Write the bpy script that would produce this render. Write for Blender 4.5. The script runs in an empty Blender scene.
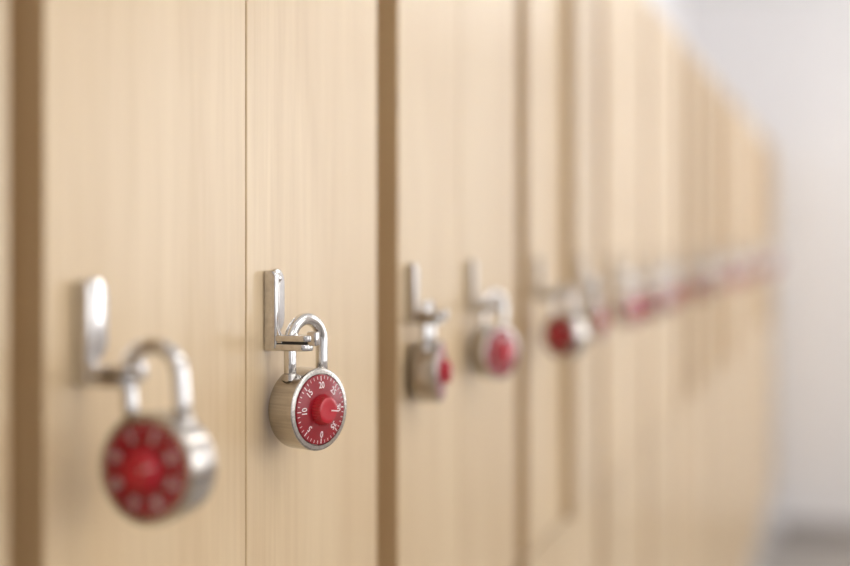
import bpy, bmesh, math, random
from mathutils import Vector, Matrix
random.seed(7)
scn = bpy.context.scene
col = scn.collection
try:
    scn.view_settings.view_transform = 'Standard'
except Exception:
    pass

# ------------------------------------------------------------------ materials
def srgb(r, g, b):
    f = lambda c: (c/255/12.92) if c/255 <= 0.04045 else ((c/255+0.055)/1.055)**2.4
    return (f(r), f(g), f(b), 1)

def mat_basic(name, c, rough=0.5, metal=0.0, spec=0.5, coat=0.0):
    m = bpy.data.materials.new(name); m.use_nodes = True
    b = m.node_tree.nodes['Principled BSDF']
    b.inputs['Base Color'].default_value = c
    b.inputs['Roughness'].default_value = rough
    b.inputs['Metallic'].default_value = metal
    b.inputs['Specular IOR Level'].default_value = spec
    b.inputs['Coat Weight'].default_value = coat
    b.inputs['Coat Roughness'].default_value = 0.08
    return m

def mat_noise(name, c1, c2, scale, rough=0.5, metal=0.0, stretch=(1,1,1), bump=0.0, r2=None, spec=0.5, detail=6):
    m = mat_basic(name, c1, rough, metal, spec)
    nt = m.node_tree; b = nt.nodes['Principled BSDF']
    tc = nt.nodes.new('ShaderNodeTexCoord'); mp = nt.nodes.new('ShaderNodeMapping')
    mp.inputs['Scale'].default_value = stretch
    nt.links.new(tc.outputs['Object'], mp.inputs['Vector'])
    n = nt.nodes.new('ShaderNodeTexNoise'); n.inputs['Scale'].default_value = scale; n.inputs['Detail'].default_value = detail
    nt.links.new(mp.outputs['Vector'], n.inputs['Vector'])
    r = nt.nodes.new('ShaderNodeValToRGB')
    r.color_ramp.elements[0].position = 0.3; r.color_ramp.elements[0].color = c1
    r.color_ramp.elements[1].position = 0.7; r.color_ramp.elements[1].color = c2
    nt.links.new(n.outputs['Fac'], r.inputs['Fac']); nt.links.new(r.outputs['Color'], b.inputs['Base Color'])
    if bump:
        bp = nt.nodes.new('ShaderNodeBump'); bp.inputs['Strength'].default_value = bump; bp.inputs['Distance'].default_value = 0.0005
        nt.links.new(n.outputs['Fac'], bp.inputs['Height']); nt.links.new(bp.outputs['Normal'], b.inputs['Normal'])
    return m

def mat_wood(name, base, dark, rough):
    m = mat_basic(name, base, rough, 0, 0.5)
    nt = m.node_tree; b = nt.nodes['Principled BSDF']
    tc = nt.nodes.new('ShaderNodeTexCoord'); oi = nt.nodes.new('ShaderNodeObjectInfo')
    add = nt.nodes.new('ShaderNodeVectorMath'); add.operation = 'MULTIPLY_ADD'
    nt.links.new(oi.outputs['Random'], add.inputs[0]); add.inputs[1].default_value = (13.1, 7.7, 29.3)
    nt.links.new(tc.outputs['Object'], add.inputs[2])
    def layer(scale, stretch, det, dist):
        mp = nt.nodes.new('ShaderNodeMapping'); mp.inputs['Scale'].default_value = stretch
        nt.links.new(add.outputs[0], mp.inputs['Vector'])
        n = nt.nodes.new('ShaderNodeTexNoise'); n.inputs['Scale'].default_value = scale
        n.inputs['Detail'].default_value = det; n.inputs['Distortion'].default_value = dist
        nt.links.new(mp.outputs['Vector'], n.inputs['Vector']); return n
    a = layer(11, (1, 1, 0.14), 3, 1.2)      # broad figure
    f = layer(210, (1, 1, 0.04), 4, 0.3)     # fine pores
    mx = nt.nodes.new('ShaderNodeMix'); mx.data_type = 'FLOAT'; mx.inputs[0].default_value = 0.4
    nt.links.new(a.outputs['Fac'], mx.inputs[2]); nt.links.new(f.outputs['Fac'], mx.inputs[3])
    r = nt.nodes.new('ShaderNodeValToRGB')
    r.color_ramp.elements[0].position = 0.36; r.color_ramp.elements[0].color = dark
    r.color_ramp.elements[1].position = 0.62; r.color_ramp.elements[1].color = base
    nt.links.new(mx.outputs[0], r.inputs['Fac'])
    hs = nt.nodes.new('ShaderNodeHueSaturation')
    mr = nt.nodes.new('ShaderNodeMapRange'); mr.inputs[3].default_value = 0.95; mr.inputs[4].default_value = 1.06
    nt.links.new(oi.outputs['Random'], mr.inputs[0]); nt.links.new(mr.outputs[0], hs.inputs['Value'])
    nt.links.new(r.outputs['Color'], hs.inputs['Color']); nt.links.new(hs.outputs['Color'], b.inputs['Base Color'])
    return m

M_WOOD = mat_wood('maple_veneer', srgb(217, 192, 155), srgb(204, 176, 137), 0.30)
M_EDGE = mat_wood('maple_edge_band', srgb(200, 171, 130), srgb(188, 157, 116), 0.5)
M_CARC = mat_wood('carcass_wood', srgb(168, 138, 100), srgb(156, 126, 90), 0.6)
M_WALL = mat_noise('painted_wall', srgb(232, 230, 231), srgb(236, 234, 235), 30, 0.7)
M_CEIL = mat_noise('ceiling_tile', srgb(238, 238, 238), srgb(232, 232, 232), 60, 0.8)
M_FLOOR = mat_noise('vinyl_floor', srgb(158, 152, 146), srgb(172, 166, 160), 14, 0.35)
M_BASE = mat_basic('rubber_base', srgb(168, 162, 158), 0.5)
M_PLINTH = mat_noise('plinth_laminate', srgb(208, 202, 196), srgb(222, 216, 210), 40, 0.45)
M_STEEL = mat_noise('brushed_steel', srgb(176, 170, 164), srgb(206, 200, 194), 500, 0.21, 1.0, (0.06, 1, 1), 0.10)
M_CHROME = mat_basic('satin_chrome', srgb(222, 220, 219), 0.12, 1.0)
M_HASP = mat_noise('satin_nickel', srgb(198, 195, 193), srgb(216, 213, 211), 300, 0.16, 1.0)
M_DIAL = mat_basic('dial_crimson', srgb(150, 8, 28), 0.25, 0, 0.5, 0.3)
M_KNOB = mat_basic('knob_red', srgb(190, 14, 38), 0.25, 0, 0.5, 0.4)
M_WHITE = mat_basic('dial_white', srgb(248, 230, 230), 0.5)
M_DARK = mat_basic('dark_gap', srgb(40, 36, 34), 0.6)
M_FRAME = mat_basic('window_frame_white', srgb(225, 225, 225), 0.4)
def emis(name, c, s):
    m = bpy.data.materials.new(name); m.use_nodes = True
    b = m.node_tree.nodes['Principled BSDF']
    b.inputs['Emission Color'].default_value = c; b.inputs['Emission Strength'].default_value = s
    return m
M_LAMP = emis('lamp_tube', (1, 0.98, 0.95, 1), 18)
M_FILLPANE = emis('frosted_daylight_glass', (0.92, 0.96, 1, 1), 1.1)  # glow for the added fill panels on the aisle wall

# ------------------------------------------------------------------ helpers
def new_obj(name, me, parent=None, loc=(0,0,0), rot=(0,0,0)):
    o = bpy.data.objects.new(name, me); col.objects.link(o)
    o.location = loc; o.rotation_euler = rot
    if parent: o.parent = parent
    return o

def box_bm(x0, x1, y0, y1, z0, z1, bev=0.0, seg=2):
    bm = bmesh.new()
    bmesh.ops.create_cube(bm, size=1)
    for v in bm.verts:
        v.co = Vector(((v.co.x+.5)*(x1-x0)+x0, (v.co.y+.5)*(y1-y0)+y0, (v.co.z+.5)*(z1-z0)+z0))
    if bev:
        bmesh.ops.bevel(bm, geom=bm.edges[:], offset=bev, segments=seg, affect='EDGES', profile=0.5)
    return bm

def to_mesh(bm, name, mats, smooth=False, fn=None):
    bmesh.ops.recalc_face_normals(bm, faces=bm.faces[:])
    for f in bm.faces:
        if smooth: f.smooth = True
        if fn: f.material_index = fn(f)
    me = bpy.data.meshes.new(name); bm.to_mesh(me); bm.free()
    for m in (mats if isinstance(mats, list) else [mats]): me.materials.append(m)
    return me

def smooth_angle(me, ang=35):
    bm = bmesh.new(); bm.from_mesh(me)
    for f in bm.faces: f.smooth = True
    for e in bm.edges:
        if len(e.link_faces) == 2 and e.calc_face_angle(0) > math.radians(ang): e.smooth = False
    bm.to_mesh(me); bm.free(); return me

def box(name, x0, x1, y0, y1, z0, z1, mats, parent=None, bev=0.0, fn=None, off=(0,0,0)):
    return new_obj(name, to_mesh(box_bm(x0,x1,y0,y1,z0,z1,bev), name, mats, False, fn), parent, off)

def extrude_outline(pts, axis, a0, a1, bev=0.0):
    bm = bmesh.new()
    def co(p, a):
        return {'x': (a, p[0], p[1]), 'y': (p[0], a, p[1]), 'z': (p[0], p[1], a)}[axis]
    lo = [bm.verts.new(co(p, a0)) for p in pts]; hi = [bm.verts.new(co(p, a1)) for p in pts]
    bm.faces.new(lo); bm.faces.new(hi[::-1])
    n = len(pts)
    for i in range(n): bm.faces.new((lo[i], lo[(i+1) % n], hi[(i+1) % n], hi[i]))
    bmesh.ops.recalc_face_normals(bm, faces=bm.faces[:])
    if bev:
        es = [e for e in bm.edges if len(e.link_faces) == 2 and e.calc_face_angle(0) > 0.6]
        bmesh.ops.bevel(bm, geom=es, offset=bev, segments=4, affect='EDGES', profile=0.5)
    return bm

def lathe_x(profile, seg=72):
    bm = bmesh.new(); rings = []
    for x, r in profile:
        if r < 1e-6: rings.append([bm.verts.new((x, 0, 0))])
        else: rings.append([bm.verts.new((x, r*math.cos(2*math.pi*i/seg), r*math.sin(2*math.pi*i/seg))) for i in range(seg)])
    for a, b in zip(rings[:-1], rings[1:]):
        for i in range(seg):
            j = (i+1) % seg
            if len(a) == 1: bm.faces.new((a[0], b[i], b[j]))
            elif len(b) == 1: bm.faces.new((a[i], a[j], b[0]))
            else: bm.faces.new((a[i], a[j], b[j], b[i]))
    return bm

def join_bms(bms):
    out = bmesh.new()
    for b in bms:
        me = bpy.data.meshes.new('t'); b.to_mesh(me); b.free(); out.from_mesh(me); bpy.data.meshes.remove(me)
    return out

# ------------------------------------------------------------------ padlock meshes (face = +X, up = +Z)
R = 0.0262
arc = lambda cx, cr, rad, a0, a1, n: [(cx+rad*math.cos(math.radians(a0+(a1-a0)*i/n)), cr+rad*math.sin(math.radians(a0+(a1-a0)*i/n))) for i in range(n+1)]
prof = [(-0.0145, 0), (-0.0145, 0.0160), (-0.0139, 0.0166)]
prof += arc(-0.0093, R-0.0046, 0.0046, 180, 90, 8)
prof += [(0.0048, R), (0.0051, R+0.0003)] + arc(0.0078, R-0.0012, 0.0015, 90, 0, 5)
prof += [(0.0094, 0.0231), (0.0078, 0.0227), (0.0078, 0)]
ME_BODY = smooth_angle(to_mesh(lathe_x(prof, 96), 'padlock_body', M_STEEL), 32)

F0, F1, XT0, XT1 = 0.0218, 0.0095, 0.0100, 0.0112
fx = lambda r: XT0 + (F0-r)/(F0-F1)*(XT1-XT0)
ME_FLANGE = smooth_angle(to_mesh(lathe_x([(0.0079, 0), (0.0079, 0.0225), (0.0095, 0.0224), (XT0, F0), (XT1, F1), (XT1, 0)], 96), 'dial_flange', M_DIAL), 30)
def knob():
    bm = bmesh.new(); seg = 120; rings = []
    for x, r, k in [(0.0108, 0.0098, 0), (0.0114, 0.0097, .0003), (0.0158, 0.0088, .0003), (0.0168, 0.0082, .0001), (0.0171, 0.0074, 0), (0.0169, 0.0056, 0)]:
        rings.append([bm.verts.new((x, (r + k*(1 if (i//2) % 2 else -1))*math.cos(2*math.pi*i/seg), (r + k*(1 if (i//2) % 2 else -1))*math.sin(2*math.pi*i/seg))) for i in range(seg)])
    for a, b in zip(rings[:-1], rings[1:]):
        for i in range(seg): bm.faces.new((a[i], a[(i+1) % seg], b[(i+1) % seg], b[i]))
    bm.faces.new(rings[-1])
    return bm
ME_KNOB = smooth_angle(to_mesh(knob(), 'dial_knob', M_KNOB), 40)

def markings():
    parts = []
    for i in range(40):
        a = 2*math.pi*i/40; big = i % 5 == 0
        l0, l1, w = (0.0185, 0.0216, 0.00030) if big else (0.0197, 0.0216, 0.00019)
        b = box_bm(0.0099, 0.01075, -w, w, -l1, -l0)
        for v in b.verts:
            v.co.x = fx(-v.co.z) + (0.00008 if v.co.x > 0.0103 else -0.0004)
        bmesh.ops.rotate(b, verts=b.verts, cent=(0,0,0), matrix=Matrix.Rotation(-a, 3, 'X'))
        parts.append(b)
    for k in range(8):
        cu = bpy.data.curves.new('t', 'FONT'); cu.body = str(k*5); cu.size = 0.0058
        cu.align_x = 'CENTER'; cu.align_y = 'CENTER'; cu.offset = 0.00009
        ob = bpy.data.objects.new('t', cu); col.objects.link(ob)
        dg = bpy.context.evaluated_depsgraph_get(); dg.update()
        me = bpy.data.meshes.new_from_object(ob.evaluated_get(dg))
        b = bmesh.new(); b.from_mesh(me)
        bpy.data.objects.remove(ob); bpy.data.curves.remove(cu); bpy.data.meshes.remove(me)
        for v in b.verts:
            v.co = Vector((0, v.co.x*0.9, v.co.y + 0.0156))
        a = math.pi + 2*math.pi*k*5/40
        bmesh.ops.rotate(b, verts=b.verts, cent=(0,0,0), matrix=Matrix.Rotation(-a, 3, 'X'))
        for v in b.verts:
            v.co.x = fx(math.hypot(v.co.y, v.co.z)) + 0.00015
        parts.append(b)
    bm = join_bms(parts)
    me = bpy.data.meshes.new('dial_markings'); bm.to_mesh(me); bm.free(); me.materials.append(M_WHITE); return me
ME_MARK = markings()
ME_PTR = to_mesh(box_bm(0.0150, 0.01730, -0.00038, 0.00038, 0.0024, 0.0088), 'pointer', M_WHITE)

ZC, HW, RR = 0.0428, 0.0147, 0.0040
def shackle():
    path = [Vector((0, -HW, 0.014)), Vector((0, -HW, 0.030))]
    for i in range(25):
        a = math.pi - math.pi*i/24
        path.append(Vector((0, HW*math.cos(a), ZC + HW*math.sin(a))))
    path += [Vector((0, HW, 0.030)), Vector((0, HW, 0.014))]
    bm = bmesh.new(); rings = []; seg = 20
    for i, p in enumerate(path):
        t = (path[min(i+1, len(path)-1)] - path[max(i-1, 0)]).normalized()
        nx = Vector((1, 0, 0)); ny = t.cross(nx).normalized()
        rings.append([bm.verts.new(p + RR*(math.cos(2*math.pi*k/seg)*nx + math.sin(2*math.pi*k/seg)*ny)) for k in range(seg)])
    for a, b in zip(rings[:-1], rings[1:]):
        for k in range(seg): bm.faces.new((a[k], a[(k+1) % seg], b[(k+1) % seg], b[k]))
    bm.faces.new(rings[0]); bm.faces.new(rings[-1])
    return bm
ME_SHACK = to_mesh(shackle(), 'shackle', M_CHROME, True)
def collars():
    bs = []
    for s in (-1, 1):
        b = bmesh.new()
        bmesh.ops.create_cone(b, cap_ends=True, segments=32, radius1=0.0054, radius2=0.0048, depth=0.004,
                              matrix=Matrix.Translation((0, s*HW, 0.0212)))
        bs.append(b)
    return join_bms(bs)
ME_COLLAR = smooth_angle(to_mesh(collars(), 'collars', M_STEEL), 35)

def padlock(loc, facing_deg, tilt=0.0, roll=0.0, dial_turn=0.0, ptr=0.0):
    e = bpy.data.objects.new('combination_padlock', None); col.objects.link(e)
    e.empty_display_size = 0.02
    psi = math.radians(facing_deg)
    Mx = Matrix.Translation(Vector(loc)+Vector((0, 0, ZC))) @ Matrix.Rotation(psi, 4, 'Z') @ Matrix.Rotation(math.radians(roll), 4, 'X') @ Matrix.Rotation(math.radians(tilt), 4, 'Y') @ Matrix.Translation((0, HW, -ZC))
    e.matrix_world = Mx
    sh = 0.003   # shackle sits toward the rear half of the case
    new_obj('body', ME_BODY, e); new_obj('shackle', ME_SHACK, e, (-sh, 0, 0)); new_obj('shackle_collars', ME_COLLAR, e, (-sh, 0, 0))
    r = (math.radians(dial_turn), 0, 0)
    new_obj('dial', ME_FLANGE, e, rot=r); k = new_obj('knob', ME_KNOB, e, rot=r); new_obj('markings', ME_MARK, e, rot=r)
    new_obj('pointer', ME_PTR, e, rot=(math.radians(ptr), 0, 0))
    return e

# ------------------------------------------------------------------ hasp mesh (origin on door face, n = -Y, top at z=0)
def stadium(cx, hw, z0, z1, n=14):
    pts = []
    for i in range(n+1):
        a = math.pi*i/n; pts.append((cx+hw*math.cos(a), z1-hw+hw*math.sin(a)))
    for i in range(n+1):
        a = math.pi+math.pi*i/n; pts.append((cx+hw*math.cos(a), z0+hw+hw*math.sin(a)))
    return pts
def hasp():
    bs = []
    bs.append(extrude_outline(stadium(0.0180, 0.0110, -0.040, 0.001), 'y', -0.0030, 0.0, 0.0010))
    pts = [(0, -0.050), (-0.0088, -0.050), (-0.0088, -0.004)] + [(-0.0048-0.004*math.cos(math.pi/2*i/6), -0.004+0.004*math.sin(math.pi/2*i/6)) for i in range(1, 7)] + [(0, 0)]
    bs.append(extrude_outline(pts, 'x', 0.0, 0.0055, 0.0014))
    b = bmesh.new()
    bmesh.ops.create_uvsphere(b, u_segments=24, v_segments=12, radius=0.0036, matrix=Matrix.Translation((0.0115, -0.0040, -0.0050)))  # small dome added to catch lamp highlights
    bs.append(b)
    bs.append(extrude_outline([(-0.0085, -0.046), (-0.0125, -0.046), (-0.0085, -0.034)], 'x', 0.001, 0.0050, 0.0005))
    def tongue(z0, z1, L, hw=0.0062):
        p = [(0.0065-hw, 0.0), (0.0065-hw, -(L-hw))] + [(0.0065-hw*math.cos(math.pi*i/14), -(L-hw)-hw*math.sin(math.pi*i/14)) for i in range(1, 14)] + [(0.0065+hw, -(L-hw)), (0.0065+hw, 0.0)]
        return extrude_outline(p, 'z', z0, z1, 0.0010)
    bs.append(tongue(-0.0508, -0.0464, 0.0310)); bs.append(tongue(-0.0450, -0.0408, 0.0325))
    bs.append(box_bm(0.0030, 0.0100, -0.0350, -0.0280, -0.0475, -0.0385, 0.0012))
    return join_bms(bs)
ME_HASP = smooth_angle(to_mesh(hasp(), 'hasp', M_HASP), 40)
ME_HGAP = to_mesh(box_bm(0.0015, 0.0115, -0.027, -0.001, -0.0466, -0.0448), 'hasp_gap', M_DARK)

# ------------------------------------------------------------------ lockers
CAMH = 1.48
TOPZ, SPLIT, BOT = 1.93, 1.115, 0.27
DEPTH = 0.45
def door_fn(f):
    return 1 if abs(f.normal.x) > 0.8 else 0
HASP_Z = CAMH - 0.0195
BODY_Z = HASP_Z - 0.0890

def locker(x0, x1, seam, ajar, hasps, end):
    e = bpy.data.objects.new('wooden_locker', None); col.objects.link(e)
    e.location = (x0, 0, 0)
    c0, c1 = x0 - 0.0245, end - 0.0255
    L = lambda x: x - x0
    box('carcass', L(c0), L(c1), 0.0225, DEPTH, BOT, TOPZ, M_CARC, e)
    box('top_panel', L(c0), L(c1), 0.004, 0.0224, TOPZ-0.018, TOPZ, [M_WOOD], e, 0.0008)
    box('plinth', L(c0), L(c1), 0.05, DEPTH, 0.0, BOT, M_PLINTH, e)
    spans = [(x0, seam[0]), (seam[1], x1)]
    for i, (a, b) in enumerate(spans):
        for tier, (z0, z1) in enumerate([(SPLIT+0.002, TOPZ-0.020), (BOT+0.002, SPLIT-0.002)]):
            w = b-a
            me = to_mesh(box_bm(-w, 0, 0.0, 0.020, z0, z1, 0.0012, 2), 'door', [M_WOOD, M_EDGE], False, door_fn)
            o = new_obj('door_%d' % (i*2+tier+1), me, e, (L(b), 0.0, 0))
            if tier == 0 and ajar[i]:
                o.rotation_euler = (0, 0, ajar[i]/w)
    for i, (hx, hn) in enumerate(hasps):
        h = new_obj('hasp_%d' % (i+1), ME_HASP, e, (L(hx), -hn, HASP_Z))
        new_obj('hasp_gap_%d' % (i+1), ME_HGAP, h)
    return e

def place_lock(hx, hn, ang, dn=0.0, dz=0.0, **k):
    """ang: angle of the dial normal measured from -X toward the aisle (-Y)"""
    a = math.radians(ang)
    d = (-math.cos(a), -math.sin(a))
    padlock((hx+0.0065, -hn-0.0180-dn, BODY_Z+dz), math.degrees(math.atan2(d[1], d[0])), **k)

units = [
    (0.060, 0.5487, (0.300, 0.303), (0, 0), [(0.092, 0), (0.335, 0)], [70, 60]),
    (0.5774, 1.0585, (0.8055, 0.8067), (0, 0), [(0.6020, 0), (0.8325, 0)], [-6, 68]),
    (1.1136, 1.5462, (1.3045, 1.3060), (0, 0), [(1.1330, 0), (1.3300, 0)], [96, 62]),
    (1.6013, 2.0900, (1.8180, 1.8210), (0, 0.013), [(1.6400, 0), (1.8550, 0.0108)], [-30, 84]),
]
pattern = [[60, -25], [60, 100], [-30, 95], [90, 60], [70, -20], [100, 60], [-30, 70], [100, 30], [60, 100], [100, 100]]
x = 2.14; q = 0
while x + 0.46 < 7.26:
    w = random.uniform(0.455, 0.47)
    sm = x + w/2 + random.uniform(-.004, .004)
    aj = (0.0 if random.random() < .7 else random.uniform(.005, .01), random.choice([0, 0.012, 0.015, 0]))
    hs = []
    for k, (l, r) in enumerate([(x, sm-0.0015), (sm+0.0015, x+w)]):
        hx = l + random.uniform(.028, .06)
        hs.append((hx, aj[k]*(r-hx)/(r-l)))
    units.append((x, x+w, (sm-0.0015, sm+0.0015), aj, hs, pattern[q % 10])); q += 1
    x += w + 0.048
for i, (x0, x1, seam, aj, hs, ang) in enumerate(units):
    end = units[i+1][0] if i+1 < len(units) else x1+0.05
    locker(x0, x1, seam, aj, hs, end)
    if i > 0:
        for k, (hx, hn) in enumerate(hs):
            rl = {(1,0): 5, (1,1): 0, (3,0): 10, (3,1): 4}.get((i,k), random.uniform(-4, 4))
            place_lock(hx, hn, ang[k], roll=rl,
                       dn={(1,0): 0.006}.get((i,k), 0), dz={(1,0): -0.0005, (2,0): -0.003, (3,0): -0.006}.get((i,k), 0),
                       dial_turn={(1,1): 0}.get((i,k), random.uniform(0, 360)),
                       ptr={(1,1): -97}.get((i,k), random.uniform(0, 360)))
row_end = units[-1][1] + 0.05 - 0.0255

# ------------------------------------------------------------------ room
XF, XB, YL, YR, H = row_end + 0.03, -2.6, DEPTH+0.004, -2.6, 3.05
t = 0.1
box('floor', XB-t, XF+t, YR-t, YL+t, -0.1, 0.0, M_FLOOR)
box('ceiling', XB-t, XF+t, YR-t, YL+t, H, H+0.1, M_CEIL)
box('wall_left', XB-t, XF+t, YL, YL+t, 0, H, M_WALL)
box('wall_right', XB-t, XF+t, YR-t, YR, 0, H, M_WALL)
box('wall_far', XF, XF+t, YR, YL, 0, H, M_WALL)
box('wall_near', XB-t, XB, YR, YL, 0, H, M_WALL)
box('baseboard_far', XF-0.012, XF, YR, -0.02, 0, 0.10, M_BASE, None, 0.002)
box('baseboard_right', XB, XF-0.02, YR, YR+0.012, 0, 0.10, M_BASE, None, 0.002)

# unseen windows added opposite the lockers as cool fill for doors, walls, chrome
for i, (wx, en) in enumerate(((-1.3, 4.5), (0.9, 7), (3.1, 16), (5.9, 25))):
    e = bpy.data.objects.new('window_%d' % (i+1), None); col.objects.link(e); e.location = (wx, YR, 1.8)
    W2, H2 = 0.75, 0.7
    box('pane', -W2, W2, 0.004, 0.010, -H2, H2, M_FILLPANE, e)
    for n, (a, b, c, d) in enumerate([(-W2-.05, W2+.05, H2, H2+.05), (-W2-.05, W2+.05, -H2-.05, -H2), (-W2-.05, -W2, -H2, H2), (W2, W2+.05, -H2, H2), (-.02, .02, -H2, H2)]):
        box('frame_%d' % n, a, b, 0.0, 0.04, c, d, M_FRAME, e, 0.003)
    ld = bpy.data.lights.new('daylight', 'AREA'); ld.shape = 'RECTANGLE'; ld.size = 2*W2; ld.size_y = 2*H2  # area lamp added as fill, no real opening behind it
    ld.energy = en; ld.color = (0.95, 0.97, 1.0)
    lo = bpy.data.objects.new('daylight', ld); col.objects.link(lo); lo.parent = e
    lo.location = (0, 0.05, 0); lo.rotation_euler = (math.radians(90), 0, 0)

# suspended fluorescent strip lights
for lx in (-1.2, 0.9, 3.0, 4.9, 6.2):
    e = bpy.data.objects.new('ceiling_light', None); col.objects.link(e); e.location = (lx, -1.3, H)
    box('canopy', -0.62, 0.62, -0.06, 0.06, -0.03, 0.0, M_CEIL, e, 0.004)
    for s in (-0.5, 0.5):
        box('rod', s-0.005, s+0.005, -0.005, 0.005, -0.40, -0.03, M_CHROME, e)
    box('tube', -0.60, 0.60, -0.025, 0.025, -0.45, -0.40, M_LAMP, e, 0.008)

w = bpy.data.worlds.new('World'); scn.world = w; w.use_nodes = True
w.node_tree.nodes['Background'].inputs[0].default_value = (0.9, 0.93, 1, 1)
w.node_tree.nodes['Background'].inputs[1].default_value = 0.3

# ------------------------------------------------------------------ camera
cd = bpy.data.cameras.new('camera'); cam = bpy.data.objects.new('camera', cd); col.objects.link(cam)
cam.location = (0, -0.357, CAMH)
th = math.atan(425/1416.7)
cam.rotation_euler = (math.radians(90), 0, th - math.radians(90))
cd.lens = 60; cd.sensor_width = 36; cd.shift_y = -43/850
cd.clip_start = 0.01
cd.dof.use_dof = True; cd.dof.focus_distance = 0.897; cd.dof.aperture_fstop = 2.1
scn.camera = cam
